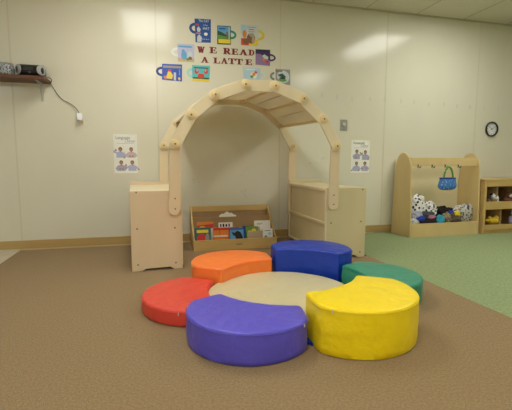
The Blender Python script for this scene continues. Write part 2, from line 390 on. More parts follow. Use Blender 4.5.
def cushion(name, pts, c, z, m, parent, seed=0, puff=.006, wr=.004, R=.009):
    mb = MB(); k = mb.mi(m); n = len(pts)
    nor = []
    area = sum(pts[i-1][0]*pts[i][1]-pts[i][0]*pts[i-1][1] for i in range(n)); sg = 1 if area > 0 else -1
    for i in range(n):
        tx_, ty_ = pts[(i+1)%n][0]-pts[i-1][0], pts[(i+1)%n][1]-pts[i-1][1]; l = math.hypot(tx_, ty_)
        nor.append((sg*ty_/l, -sg*tx_/l))
    rings = []
    prof = [(.006, .0), (.0, .006)] + [(0-.0, z*f) for f in (.15, .3, .45, .6, .75, .88)] + [(R*(1-math.cos(a)), z-R+R*math.sin(a)) for a in (0, .5, 1.0, PI/2)]
    for ins, h in prof:
        ring = []
        for i, p in enumerate(pts):
            v = Vector((p[0], p[1], h))
            q = Vector((p[0]*9+seed*11, p[1]*9, h*7))
            s = noise.noise(q)*wr + noise.noise(Vector((p[0]*26+seed, p[1]*26, h*50)))*wr*.5
            if h < .02: s *= .3
            bulge = .004*math.sin(PI*min(1, h/z))
            ring.append(mb.bm.verts.new((p[0]-nor[i][0]*(ins-bulge-s), p[1]-nor[i][1]*(ins-bulge-s), h)))
        rings.append(ring)
    ins0 = R
    base = [(p[0]-nor[i][0]*ins0, p[1]-nor[i][1]*ins0) for i, p in enumerate(pts)]
    for f in (.96, .9, .8, .68, .55, .42, .28, .14):
        ring = []
        for i, p in enumerate(base):
            x, y = c[0]+(p[0]-c[0])*f, c[1]+(p[1]-c[1])*f
            ang = i/n*2*PI
            radial = math.sin(ang*17+seed*2+3*noise.noise(Vector((x*4, y*4, seed))))*wr*.28*(f**3)
            h = z + puff*(1-f*f) + noise.noise(Vector((x*8, y*8, seed*3.3)))*wr*.8*(1-f**6) + radial*(1 if f < .96 else 0)
            ring.append(mb.bm.verts.new((x, y, h)))
        rings.append(ring)
    cv = mb.bm.verts.new((c[0], c[1], z+puff))
    for A, B in zip(rings, rings[1:]):
        for i in range(n): f = mb.bm.faces.new((A[i], A[(i+1)%n], B[(i+1)%n], B[i])); f.smooth = True
    for i in range(n): f = mb.bm.faces.new((rings[-1][i], rings[-1][(i+1)%n], cv)); f.smooth = True
    mb.bm.faces.new(rings[0][::-1])
    o = mb.build(name, parent)
    # seam welt a little below the top edge
    MB().tube([(p[0]+nor[i][0]*.0035, p[1]+nor[i][1]*.0035, z-R-.002+.0015*noise.noise(Vector((p[0]*12, p[1]*12, seed)))) for i, p in enumerate(pts)], .0022, m, n=6, closed=True).build('seam_welt', parent)
    return nor
TAGM = M('thread_tag', (225, 222, 205), .6)
PET = [ # colour, label, axis, centre distance, radius, height, half angle, inner radius, tags (fraction along outline)
 ('purple', (94, 86, 202), 'purple crescent cushion at the front left of the flower seating', -127.6, .555, .322, .157, 28.4, .492),
 ('yellow', (250, 220, 20), 'tall bright yellow crescent cushion at the front right of the flower seating', -63.2, .545, .330, .234, 28.6, .480),
 ('green', (44, 142, 116), 'green crescent cushion behind the yellow one, at the right', -4.0, .565, .315, .15, 28, .500),
 ('blue', (18, 60, 176), 'tall dark blue crescent cushion at the back, nearest the right cabinet', 56.0, .575, .325, .228, 28.6, .505),
 ('orange', (255, 132, 58), 'orange crescent cushion at the back, in front of the book display', 115.6, .578, .335, .160, 28.8, .492),
 ('red', (222, 72, 58), 'low red crescent cushion at the left of the flower seating', 176.2, .548, .335, .092, 28, .488),
]
OFF = dict(yellow=(-.042, -.03), green=(.057, 0), red=(-.002, .02), purple=(.004, -.002), orange=(.043, -.01), blue=(.054, 0))
for i, (nm, rgb, lab, ax, d, r, z, half, rin) in enumerate(PET):
    t = thing('crescent_cushion', lab, 'cushion', (CX+OFF[nm][0], CY+OFF[nm][1], 0), math.radians(ax), 'crescent floor cushions around the round mat')
    pts = smooth_outline(petal_outline(half, d, r, rin), 1)
    nor = cushion('cushion_body', pts, (.66, 0), z, vinyl(nm, rgb), t, seed=i+1, wr=.005 if nm in ('yellow', 'purple', 'blue') else .004)
    n = len(pts)
    for j in (31, 80):
        p = pts[j]; q = nor[j]
        x, y = p[0]+q[0]*.008, p[1]+q[1]*.008
        MB().tube([(x, y, z-.022), (x+.001, y, z-.014), (x-q[0]*.003, y-q[1]*.003, z-.008)], .003, TAGM, n=6).build('thread_tag', t)
t = thing('round_mat', 'low round beige cushion mat in the middle of the flower seating', 'mat', (CX-.01, CY, 0))
cushion('mat_body', [(.483*math.cos(2*PI*i/96), .483*math.sin(2*PI*i/96)) for i in range(96)], (0, 0), .06, vinyl('cream', (209, 198, 156)), t, seed=9, puff=.008, wr=.007, R=.012)
p = at(311.5, 346, 2, 0)
MB_ = MB().prism([(p.x-.012, p.y+.015), (p.x-.0, p.y-.004), (p.x+.014, p.y+.005), (p.x+.01, p.y+.12), (p.x-.012, p.y+.11)], 0, .012, vinyl('blue', (18, 60, 176)), 'z')
tag(MB_.build('fabric_strap'), 'small blue fabric strap on the carpet between the purple and yellow cushions', 'strap')

# ------------------------------------------------------------------ book display
BX0, BX1 = .372, 1.250
t = thing('book_display', 'low sloping wooden book display holding picture books, under the arch', 'book display', (BX0, -.5, 0), 0)
W = BX1-BX0
side = [(0, 0), (.36, 0), (.36, .425), (.345, .425), (.33, .41), (.05, .135), (.0, .112)]
for x in (0, W-.016): MB().prism(side, x, x+.016, OAK, 'x').build('side_panel', t, bevel=.002)
MB().box(.016, W-.016, .0, .016, .0, .108, OAK).build('front_lip', t, bevel=.002)
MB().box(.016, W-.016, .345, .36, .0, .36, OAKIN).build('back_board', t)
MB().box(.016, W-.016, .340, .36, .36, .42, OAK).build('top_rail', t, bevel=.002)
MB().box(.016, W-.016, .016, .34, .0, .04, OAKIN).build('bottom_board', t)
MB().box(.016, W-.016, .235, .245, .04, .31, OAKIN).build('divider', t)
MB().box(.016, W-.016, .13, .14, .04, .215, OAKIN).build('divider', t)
mk = MB()
for i, (dx, h) in enumerate(((0, .012), (.012, .008), (.02, .008), (.03, .014), (.04, .009), (.052, .016))):
    mk.box(.448+dx-.006, .448+dx+.001, -.0008, 0, .05, .05+h, PIN)
mk.box(.44, .502, -.0008, 0, .046, .0485, PIN)
mk.build('maker_mark', t)
def book(name, label, px0, py0, px1, py1, Y, th, paints, cover, lean=.12, rz=0, cat='book', z0=.045):
    """standing book whose visible rectangle is px0..px1, py0 (top); rests on z0; paints = list of (poly in 0..1 coords, material)"""
    a = wp(px0, (py0+py1)/2, Y); b = wp(px1, (py0+py1)/2, Y); top = wp((px0+px1)/2, py0, Y)[1]
    w = b[0]-a[0]; h = top-z0
    t = thing(name, label, cat, (a[0], Y, z0), rz, 'picture books in the display')
    sh = lambda y, z: (y+z*lean)
    m = MB(); k = m.mi(cover); kp = m.mi(PAPER)
    def slab(x0, x1, y0, y1, z0, z1, mt):
        vs = [m.bm.verts.new((x, sh(y, z), z)) for x, y, z in ((x0,y0,z0),(x1,y0,z0),(x1,y1,z0),(x0,y1,z0),(x0,y0,z1),(x1,y0,z1),(x1,y1,z1),(x0,y1,z1))]
        for f in ((0,3,2,1),(4,5,6,7),(0,1,5,4),(1,2,6,5),(2,3,7,6),(3,0,4,7)): m.bm.faces.new([vs[i] for i in f]).material_index = m.mi(mt)
    slab(0, w, 0, .002, 0, h, cover); slab(0, w, th-.002, th, 0, h, cover); slab(0, .003, .002, th-.002, 0, h, cover)
    m.build('cover', t)
    m = MB()
    slab(.003, w-.003, .002, th-.002, .003, h-.003, PAPER); m.build('pages', t)
    if paints:
        m = MB()
        for i, (poly, mt) in enumerate(paints):
            y = -.0006-.0003*i
            vs = [m.bm.verts.new((u*w, sh(y, v*h), v*h)) for u, v in poly]; m.bm.faces.new(vs).material_index = m.mi(mt)
        o = m.build('cover_print', t)
    return t
def rect(a, b, c, d): return [(a, b), (c, b), (c, d), (a, d)]
def ell(cx, cy, rx, ry, n=14): return [(cx+rx*math.cos(2*PI*i/n), cy+ry*math.sin(2*PI*i/n)) for i in range(n)]
c_ = lambda n, rgb: M('ink_'+n, rgb, .4)
INK = dict(red=c_('red', (205, 52, 44)), orange=c_('orange', (222, 130, 40)), yellow=c_('yellow', (232, 205, 60)), white=c_('white', (232, 230, 222)),
  black=c_('black', (28, 28, 32)), teal=c_('teal', (44, 104, 104)), aqua=c_('aqua', (120, 190, 196)), blue=c_('blue', (40, 90, 170)), navy=c_('navy', (28, 62, 128)),
  sky=c_('sky', (96, 160, 205)), green=c_('green', (96, 150, 70)), dkgreen=c_('dkgreen', (40, 82, 52)), grey=c_('grey', (150, 146, 140)), taupe=c_('taupe', (176, 156, 130)),
  brown=c_('brown', (128, 92, 64)), purple=c_('purple', (146, 118, 160)), dkpurple=c_('dkpurple', (58, 44, 88)), pink=c_('pink', (214, 140, 140)), lav=c_('lav', (186, 186, 214)), ltblue=c_('ltblue', (160, 205, 225)), tan=c_('tan', (206, 176, 128)), silver=c_('silver', (196, 206, 208)), coral=c_('coral', (208, 72, 60)))
I = INK
# front row
book('picture_book', 'teal picture book with a red shape and yellow title, left end of front row', 195, 228, 211, 240, -.475, .012,
     [(ell(.42, .42, .3, .24), I['red']), (rect(.12, .72, .85, .88), I['yellow']), (ell(.78, .4, .13, .3), I['grey']), (rect(.05, .0, .95, .12), I['aqua'])], I['teal'])
book('picture_book', 'orange picture book with a red top edge in the front row of the display', 213.5, 228, 234, 240, -.46, .014,
     [(rect(0, .86, 1, 1), I['red']), (rect(.3, .2, .33, .86), I['red'])], I['orange'])
book('picture_book', 'small orange book with a white top band in front of the red-topped orange one', 214, 235.5, 228, 240, -.479, .01,
     [(rect(0, .86, 1, 1), I['white'])], I['orange'], lean=.05)
book('picture_book', 'blue picture book with a black sea animal in the middle of the display', 229.5, 228.5, 244.5, 240, -.477, .012,
     [(rect(.06, .05, .94, .9), I['sky']), ([(.15,.8),(.35,.72),(.55,.85),(.75,.75),(.88,.5),(.92,.2),(.6,.15),(.45,.25),(.4,.5),(.25,.6)], I['black']), (ell(.75, .25, .16, .14), I['black'])], I['blue'])
book('picture_book', 'green and yellow picture book behind the plain taupe one', 246, 227, 258.5, 236, -.448, .012,
     [(ell(.3, .6, .2, .2), I['yellow']), (ell(.65, .75, .2, .14), I['yellow']), (ell(.6, .45, .2, .16), I['dkgreen'])], I['green'])
book('picture_book', 'plain taupe book standing in front of the green and yellow one', 247.5, 231.5, 263, 239.5, -.472, .012, [], I['taupe'], lean=.08)
book('picture_book', 'white picture book with small blue drawings at the right end of the display', 263, 229, 273, 239, -.465, .014,
     [(ell(.3, .4, .16, .14), I['grey']), (ell(.7, .65, .16, .1), I['ltblue']), (rect(.2, .84, .8, .9), I['grey'])], I['white'])
# second row
book('picture_book', 'orange and red picture book behind the teal one at the left', 197.5, 222.5, 214, 229, -.40, .012,
     [([(0,.6),(1,.75),(1,.92),(0,.85)], I['red']), (ell(.3, .75, .2, .07), I['yellow'])], I['orange'])
book('picture_book', 'white book with black lettering standing behind the orange one', 219, 223, 233, 229, -.40, .012,
     [(rect(.1, .8, .2, .95), I['black']), (rect(.28, .8, .4, .95), I['black']), (ell(.55, .87, .07, .07), I['black']), (rect(.7, .8, .8, .95), I['black'])], I['white'])
book('picture_book', 'white book leaning open behind the white one at the right end', 255, 221, 271, 230, -.405, .012,
     [(rect(.15, .86, .5, .89), I['grey']), (rect(.15, .8, .4, .82), I['grey'])], I['white'], lean=.16)
cols = ['grey', 'white', 'red', 'brown', 'navy', 'taupe', 'green', 'orange', 'black', 'pink']
sp = [(211, 219, 229, 'white', 'pale grey book'), (236, 239, 227.5, 'red', 'thin red book'), (239.5, 242.5, 228, 'taupe', 'thin taupe book'), (243, 246.5, 226.5, 'navy', 'dark navy book'),
      (247, 250, 226.5, 'dkgreen', 'dark green book'), (250.5, 253, 226, 'brown', 'brown book'), (253.5, 256.5, 226.5, 'orange', 'thin orange book'), (257, 260, 227, 'pink', 'thin pink book')]
for a, b, y0, cn, nm in sp:
    book('picture_book', nm + ' standing on edge between the two rows of the display', a, y0, b, y0+6, -.432, .02, [], I[cn], lean=.1)
# crumpled things in the top pocket
mb = MB(); x0, z0 = wp(219, 218.5, -.25); x1, _ = wp(236, 218.5, -.25)
R = random.Random(3); n = 12; A = []
up = [.005, .02, .028, .024, .04, .05, .042, .03, .036, .018, .012, .004]
pts = [(x0+(x1-x0)*i/(n-1), .31+up[i]+.008) for i in range(n)] + [(x1, .20), (x0, .20)]
mb.prism(pts, -.263, -.259, PAPER)
o = mb.build('paper_sheet'); tag(o, 'torn white paper sheet sticking up from the top pocket of the book display', 'paper')
mb = MB(); pts = [wp(*p, -.25) for p in ((241, 219), (244, 216.5), (247.5, 215.8), (250, 213.8), (251, 217), (248, 219))]
pts += [(pts[-1][0], .21), (pts[0][0], .21)]
mb.prism(pts, -.263, -.259, M('purple_paper', (150, 120, 165), .6))
tag(mb.build('paper_sheet'), 'small purple paper sticking up from the top pocket of the book display', 'paper')

# ------------------------------------------------------------------ dress-up unit
DX0, DX1 = 2.94, 3.94
t = thing('dress_up_unit', 'light wooden dress-up stand with rounded side panels, hooks and a costume bin', 'dress-up stand', (DX0, -.42, 0))
prof = [(-.41, 0), (-.03, 0), (-.045, .4), (-.06, .74), (-.085, .89), (-.12, .965), (-.165, 1.005), (-.215, 1.018), (-.27, 1.005), (-.32, .965), (-.355, .91), (-.375, .85), (-.395, .45)]
pr = [(y+.42, z) for y, z in prof][::-1]
for x in (0, DX1-DX0-.02): MB().prism(pr, x, x+.02, MAPLE, 'x').build('side_panel', t, bevel=.004)
Wd = DX1-DX0
MB().box(.02, Wd-.02, .375, .39, .03, .93, M('stand_back', (226, 212, 170), .5)).build('back_panel', t)
MB().box(.02, Wd-.02, .01, .028, .0, .165, MAPLE).build('bin_front', t, bevel=.002)
MB().box(.02, Wd-.02, .028, .375, .06, .075, MAPLE).build('bin_bottom', t)
MB().box(.02, Wd-.02, .075, .093, .855, .955, MAPLE).build('hook_rail', t, bevel=.002)
hooks = []
for px in (418, 432, 445, 458):
    x, _ = wp(px, 167, -.345); x -= DX0; hooks.append(x+DX0)
    h = MB().box(x-.008, x+.008, .072, .075, .858, .872, DKMETAL)
    h.tube([(x, .073, .866), (x, .060, .84), (x, .045, .832), (x, .036, .845), (x, .034, .856)], .0035, DKMETAL, n=6)
    for s in (-1, 1): h.tube([(x, .072, .848), (x+s*.014, .062, .836), (x+s*.024, .052, .842), (x+s*.026, .048, .853)], .003, DKMETAL, n=6)
    h.build('coat_hook', t)
# hanging bag
hx = hooks[2]; bt = thing('toy_handbag', 'blue glittery toy handbag with green handle hanging on the dress-up stand', 'bag', (hx, -.40, .575)); bt.scale = (1.25, 1.25, 1.25)
BLUEG = spotted('blue_glitter', (58, 118, 190), (190, 220, 245), 70, .22, .5)
GRN = M('green_felt', (96, 160, 84), .8, bump=.002, bscale=(80, 80, 80))
pf = [(.0, -.01), (.05, -.008), (.085, .002), (.105, .03), (.098, .06), (.09, .085), (.088, .10), (.082, .10), (.08, .08), (.07, .04), (.0, .03)]
MB().lathe(pf, BLUEG, (0, 0, 0), 'z', 28, 1, .45).build('bag_body', bt)
NAVY = M('navy_lining', (26, 50, 140), .7)
MB().lathe([(.0, .05), (.078, .06), (.087, .101), (.094, .108), (.088, .113), (.076, .1)], NAVY, (0, 0, 0), 'z', 28, 1, .45, cap=False).build('bag_rim', bt)
MB().tube([(-.052+.104*(1-math.cos(a))/2, -.01, .09+.125*math.sin(a)) for a in [PI*i/14 for i in range(15)]], .009, GRN, n=8).build('handle', bt)
# costumes in the bin: every soft thing its own object
DAL = spotted('dalmatian_plush', (232, 230, 226), (24, 22, 24), 26, .36)
DAL2 = spotted('dalmatian_plush_fine', (228, 226, 224), (30, 28, 30), 30, .34)
LEOP = spotted('grey_leopard_plush', (186, 182, 172), (84, 80, 78), 34, .38)
def cloth(rgb, n): return M('cloth_'+n, rgb, .85, var=.12, scale=(20, 20, 20), bump=.003, bscale=(40, 40, 40))
def heap(name, label, cat, px, py, wpx, hpx, Y, mt, seed, depth=.07, nz=.35, extra=None):
    x, z = wp(px, py, Y); s = (at(px+1, py, 1, Y)-at(px, py, 1, Y)).x
    sv = (at(px, py-1, 1, Y)-at(px, py, 1, Y)).z
    mb = MB().ball((0, 0, 0), (wpx/2*s, depth, hpx/2*sv), mt, 4, nz, 7, seed)
    if extra: extra(mb, s, sv)
    o = mb.build(name, loc=(x, Y, z)); tag(o, label, cat, 'costumes in the dress-up bin'); return o
def dal_extra(mb, s, sv):
    mb.ball((-3*s, -.01, 7*sv), (3.4*s, .05, 4*sv), DAL, 3, .2, 5, 2); mb.ball((2.8*s, -.02, 7.5*sv), (3*s, .05, 4*sv), DAL, 3, .2, 5, 4)
heap('spotted_costume', 'white costume with black dalmatian spots, tallest at the left end of the bin', 'costume', 416.5, 207, 14, 24, -.26, DAL, 1, .08, .2, dal_extra)
heap('spotted_costume', 'smaller black-spotted white plush beside the taller spotted costume', 'costume', 429, 210, 13, 17, -.28, DAL2, 2, .07, .3)
heap('folded_cloth', 'pale lilac cloth below the spotted costume in the bin', 'cloth', 416, 216, 11, 10, -.345, cloth((170, 170, 190), 'lilac'), 3, .035)
heap('folded_cloth', 'crumpled white cloth in the left corner of the bin', 'cloth', 414.5, 221, 8, 8, -.355, cloth((220, 220, 222), 'white'), 4, .025)
heap('folded_cloth', 'dark grey tangled cloth below the smaller spotted plush', 'cloth', 427, 215.5, 14, 9, -.335, cloth((70, 68, 72), 'grey'), 5, .04)
heap('folded_cloth', 'black cloth in the middle at the back of the bin', 'cloth', 443, 213, 20, 13, -.25, cloth((30, 22, 26), 'black'), 6, .07)
heap('folded_cloth', 'bright blue cloth strip near the front left of the bin', 'cloth', 421, 218.5, 9, 5, -.372, cloth((36, 70, 180), 'blue'), 7, .018)
heap('folded_cloth', 'black maroon cloth along the front of the bin', 'cloth', 429.5, 221, 19, 9, -.362, cloth((38, 20, 28), 'maroon'), 8, .025)
heap('folded_cloth', 'teal cloth in the front middle of the bin', 'cloth', 440, 220, 8, 10, -.365, cloth((50, 160, 190), 'teal'), 9, .024)
heap('folded_cloth', 'pink cloth scrap showing above the maroon one', 'cloth', 432, 217, 7, 3.5, -.375, cloth((196, 120, 150), 'pink'), 10, .014)
heap('folded_cloth', 'brown and tan cloth right of the teal one', 'cloth', 446.5, 218, 9, 11, -.345, M('cloth_tan', (60, 44, 36), .85, rgb2=(190, 168, 130), scale=(45, 45, 45)), 11, .035)
heap('folded_cloth', 'dark brown cloth below the yellow one in the bin', 'cloth', 454.5, 219, 12, 12, -.35, M('cloth_brown', (40, 30, 28), .85, rgb2=(120, 100, 84), scale=(40, 40, 40)), 12, .035)
heap('folded_cloth', 'small blue cloth left of the yellow one', 'cloth', 451, 212.5, 6, 4, -.33, cloth((36, 70, 180), 'blue'), 13, .02)
heap('folded_cloth', 'yellow cloth on the heap in front of the grey plush', 'cloth', 457, 214, 6.5, 6, -.355, cloth((225, 200, 40), 'yellow'), 14, .022)
def hood(mb, s, sv):
    mb.ball((4*s, -.02, 6*sv), (5.5*s, .05, 5.5*sv), LEOP, 3, .15, 5, 2)
    mb.tube([(.5*s, -.055, 1*sv), (1.2*s, -.062, 8*sv), (3.2*s, -.066, 11.5*sv), (5.5*s, -.062, 8*sv), (6.5*s, -.058, 2.5*sv)], .009, MATS['cloth_white'], n=8)
    mb.ball((3.2*s, -.05, 6.0*sv), (1.9*s, .022, 3.8*sv), MATS['cloth_grey'], 2)
heap('plush_costume', 'grey patterned plush hood with a dark opening at the right end of the bin', 'costume', 460.5, 214.5, 22, 18, -.27, LEOP, 15, .09, .2, hood)

# ------------------------------------------------------------------ cubby shelf
t = thing('cubby_shelf', 'wooden cubby shelf with toy compartments at the right edge, beside the dress-up stand', 'shelf', (3.975, -.43, 0))
CW, CH, CD = .98, .69, .40
for x in (0, CW-.035): MB().box(x, x+.035, 0, CD, 0, CH-.02, OAK).build('side_panel', t, bevel=.002)
MB().box(-.004, CW+.004, -.006, CD, CH-.02, CH, OAK).build('top_panel', t, bevel=.003)
MB().box(.035, CW-.035, .0, .018, .60, CH-.02, OAK).build('front_rail', t, bevel=.002)
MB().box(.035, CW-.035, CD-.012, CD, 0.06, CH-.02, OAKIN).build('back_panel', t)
for z in (.31, .05):
    MB().box(.035, CW-.035, .018, CD-.012, z, z+.015, OAK).build('shelf_board', t)
    MB().box(.035, CW-.035, .0, .018, z+.0, z+.10 if z > .2 else z+.065, OAK).build('shelf_lip', t, bevel=.003)
MB().box(.035, CW-.035, .02, .035, .0, .05, OAK).build('kick_board', t)
for z0, z1, xs in ((.325, .60, (.205, .55)), (.065, .31, (.285, .62))):
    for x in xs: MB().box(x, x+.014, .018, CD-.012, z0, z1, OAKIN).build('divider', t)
COW = spotted('cow_plush', (230, 228, 224), (26, 24, 24), 16, .42)
def plush(name, label, px, py, Y, z0, m, sc, balls, grp=None):
    x, _ = wp(px, py, Y)
    mb = MB()
    for (c, r, mm) in balls: mb.ball([v*sc for v in c], [v*sc for v in r], mm or m, 3, .06, 4, 1)
    o = mb.build(name, loc=(x, Y, z0)); tag(o, label, 'soft toy', grp); return o
BRN = cloth((126, 78, 50), 'brownfur'); YEL = M('yellow_toy', (226, 190, 50), .5); LAV = cloth((176, 168, 196), 'lav')
BLK = MATS['cloth_black']; WHC = MATS['cloth_white']
plush('cow_plush', 'black and white cow soft toy in the upper left compartment of the cubby shelf', 493, 199, -.30, .335, COW, 1.3,
      [((.0,0,.055),(.055,.05,.05),None), ((-.035,-.05,.10),(.034,.03,.034),None), ((-.035,-.08,.088),(.02,.016,.016),WHC), ((-.07,-.045,.125),(.02,.008,.011),BLK), ((-.0,-.045,.125),(.02,.008,.011),BLK),
       ((.05,-.045,.03),(.045,.016,.018),WHC), ((-.01,-.06,.03),(.018,.03,.018),BLK), ((.075,-.05,.085),(.01,.01,.008),None)][:7])
plush('brown_plush', 'brown soft toy with a white face in the upper right compartment of the cubby shelf', 508, 198, -.32, .335, BRN, 1.2,
      [((.0,0,.06),(.055,.045,.055),None), ((.0,-.03,.115),(.035,.03,.033),None), ((-.02,-.055,.115),(.02,.014,.016),WHC), ((-.03,-.02,.148),(.012,.008,.012),None), ((.03,-.02,.148),(.012,.008,.012),None), ((-.03,-.04,.03),(.02,.03,.018),None), ((.035,-.04,.03),(.02,.03,.018),None)])
plush('yellow_duck', 'yellow toy duck lying in the lower left compartment of the cubby shelf', 492, 219, -.345, .075, YEL, 1.4,
      [((.01,0,.055),(.055,.04,.033),None), ((-.04,-.01,.075),(.02,.02,.026),None), ((.045,-.01,.08),(.026,.024,.026),None), ((.07,-.02,.075),(.016,.01,.006),None), ((-.055,0,.06),(.018,.02,.014),None), ((.0,-.025,.06),(.03,.012,.018),None)])
plush('lavender_plush', 'pale lavender soft toy in the lower right compartment of the cubby shelf', 513, 215, -.32, .07, LAV, 1.2,
      [((.0,0,.06),(.05,.04,.06),None), ((.0,-.02,.12),(.032,.028,.03),None), ((-.03,-.01,.15),(.01,.008,.024),None), ((.03,-.01,.15),(.01,.008,.024),None)])

# ------------------------------------------------------------------ wall shelf, radio, tin
t = thing('wall_shelf', 'dark reddish brown wooden wall shelf at the upper left', 'shelf', (-.965, 0, 1.665))
SH = M('shelf_wood', (98, 62, 42), .5, var=.12, scale=(3, 25, 25))
MB().box(-1.3, 0, -.25, -.001, 0, .03, SH).build('shelf_board', t, bevel=.002)
for bx in (-.083, -1.1):
    b = MB().box(bx-.012, bx+.012, -.004, -.0005, -.17, 0, METAL).box(bx-.012, bx+.012, -.2, -.0005, -.004, 0, METAL)
    b.tube([(bx, -.005, -.14), (bx, -.06, -.07), (bx, -.17, -.006)], .004, METAL, n=6)
    b.build('bracket', t, bevel=.001)
radio = t = thing('radio', 'black portable radio with silver ends lying on the wall shelf', 'radio', (-1.1, -.13, 1.695))
GR = M('speaker_grille', (165, 165, 165), .5, metal=0, bump=.002, bscale=(300, 300, 300))
MB().lathe([(.0, -.118), (.045, -.118), (.058, -.108), (.060, -.09), (.060, .09), (.058, .108), (.045, .118), (0, .118)], BLACK, (0, 0, .060), 'x', 32, 1.15, 1).build('radio_body', t)
for s in (-1, 1):
    e = MB().lathe([(.046, 0), (.047, -.006), (.040, -.012), (.0, -.014)], GR, (0, 0, 0), 'y', 24)
    o = e.build('speaker_grille', t); o.location = (s*.096, -.05, .062); o.rotation_euler.z = s*.8
MB().box(-.05, .03, -.0735, -.066, .058, .085, M('radio_panel', (48, 48, 52), .3)).build('display_panel', t, bevel=.002)
MB().lathe([(.012, 0), (.012, -.006), (0, -.008)], M('radio_dial', (90, 90, 94), .3), (.0, -.06, .042), 'y', 12).build('dial', t)
t = thing('patterned_tin', 'grey and black speckled round tin on the wall shelf, left of the radio', 'tin', (-1.315, -.13, 1.695))
TIN = spotted('speckled_tin', (170, 176, 176), (50, 50, 54), 75, .42, .5)
MB().lathe([(.0, 0), (.06, 0), (.07, .02), (.073, .06), (.068, .095), (.062, .112), (.058, .112), (.06, .09), (.0, .085)], TIN, (0, 0, 0), 'z', 28).build('tin_body', t)
MB().lathe([(.063, .108), (.066, .112), (.063, .117), (.057, .112)], METAL, (0, 0, 0), 'z', 28).build('rim', t)
# plug and cord
t = thing('power_adapter', 'white plug-in power adapter on the wall below the end of the shelf', 'adapter', (-.705, 0, 1.343))
MB().box(-.012, .038, -.008, 0, -.055, .06, M('outlet_plate', (222, 214, 186), .4)).build('outlet_plate', t, bevel=.002)
MB().prism([(-.0, -.045), (-.008, .04), (-.05, .045), (-.062, -.03)], -.028, .028, WHITE, 'x').build('adapter_body', t, bevel=.006)
cpts = [(48, 80.5, -.06), (51, 84, -.02), (54, 89, -.012), (58, 95, -.01), (63, 100, -.01), (68, 102.5, -.01), (73, 105.5, -.012), (77, 109.5, -.02), (79.3, 113.5, -.03)]
P = [at(a, b, 1, y) for a, b, y in cpts]
P = [Vector((-.99, -.06, 1.72)), Vector((-.955, -.05, 1.712)), Vector((-.948, -.045, 1.69))] + P[1:]
def smooth_path(P, n=4):
    out = []
    for i in range(len(P)-1):
        a, b, c, d = P[max(i-1, 0)], P[i], P[i+1], P[min(i+2, len(P)-1)]
        for j in range(n):
            u = j/n; out.append(.5*((2*b)+(c-a)*u+(2*a-5*b+4*c-d)*u*u+(3*b-a-3*c+d)*u**3))
    return out+[P[-1]]
MB().tube([p-Vector((-1.1, -.13, 1.695)) for p in smooth_path(P)], .0035, BLACK, n=7).build('power_cord', radio)

# ------------------------------------------------------------------ switch, clock
xa, za = wp(340, 119.5); xb, zb = wp(347, 131)
t = thing('switch_plate', 'steel wall switch plate right of the wooden arch', 'switch', ((xa+xb)/2, 0, (za+zb)/2)); hw, hh = (xb-xa)/2, (za-zb)/2
MB().box(-hw, hw, -.006, 0, -hh, hh, M('brushed_plate', (168, 168, 160), .35, metal=.7)).build('plate', t, bevel=.003)
MB().box(-hw*.4, hw*.4, -.018, -.006, -hh*.15, hh*.45, M('toggle', (205, 200, 185), .4)).build('toggle', t, bevel=.003)
for s in (-1, 1): MB().lathe([(.004, 0), (.004, -.002), (0, -.003)], DKMETAL, (0, -.006, s*hh*.72), 'y', 8).build('screw', t)
cx_, cz_ = wp(491, 129.2)
t = thing('wall_clock', 'round black-rimmed wall clock with a white face at the right', 'clock', (cx_, 0, cz_)); RC = .100
MB().lathe([(RC-.01, 0), (RC, -.004), (RC+.001, -.022), (RC-.006, -.03), (RC-.012, -.026), (RC-.012, -.014), (RC-.03, -.004)], BLACK, (0, 0, 0), 'y', 40, cap=False).build('rim', t)
MB().lathe([(RC-.01, -.010), (0, -.0102)], M('clock_face', (226, 228, 228), .5), (0, 0, 0), 'y', 40).build('dial', t)
def text_mesh(txt, size, m, parent, name, loc, ext=.0004, align='CENTER', sx=1, shear=0):
    cu = bpy.data.curves.new(name, 'FONT'); cu.body = txt; cu.size = size; cu.extrude = ext; cu.align_x = align; cu.align_y = 'CENTER'; cu.resolution_u = 3; cu.shear = shear
    o = bpy.data.objects.new(name, cu); COL.objects.link(o)
    me = bpy.data.meshes.new_from_object(o.evaluated_get(bpy.context.evaluated_depsgraph_get())); bpy.data.objects.remove(o)
    me.transform(Matrix.Rotation(PI/2, 4, 'X') @ Matrix.Diagonal((sx, 1, 1, 1)))
    me.materials.clear(); me.materials.append(m); me.name = name
    o = bpy.data.objects.new(name, me); COL.objects.link(o); o.parent = parent; o.location = loc; return o
for h in range(1, 13):
    a = PI/2-h*PI/6
    text_mesh(str(h), .032, BLACK, t, 'numeral', (math.cos(a)*.068, -.0108, math.sin(a)*.068))
def hand(a, L, w_, y, nm):
    c, s = math.cos(a), math.sin(a)
    pts = [(-s*w_-c*.012, c*w_-s*.012), (s*w_-c*.012, -c*w_-s*.012), (c*L+s*w_*.4, s*L-c*w_*.4), (c*L-s*w_*.4, s*L+c*w_*.4)]
    MB().prism(pts, y-.001, y, BLACK).build(nm, t)
hand(math.radians(142), .055, .0032, -.0125, 'hour_hand'); hand(math.radians(28), .072, .0024, -.0142, 'minute_hand')
MB().lathe([(.005, -.016), (.005, -.0105)], BLACK, (0, 0, 0), 'y', 10).build('hub', t)

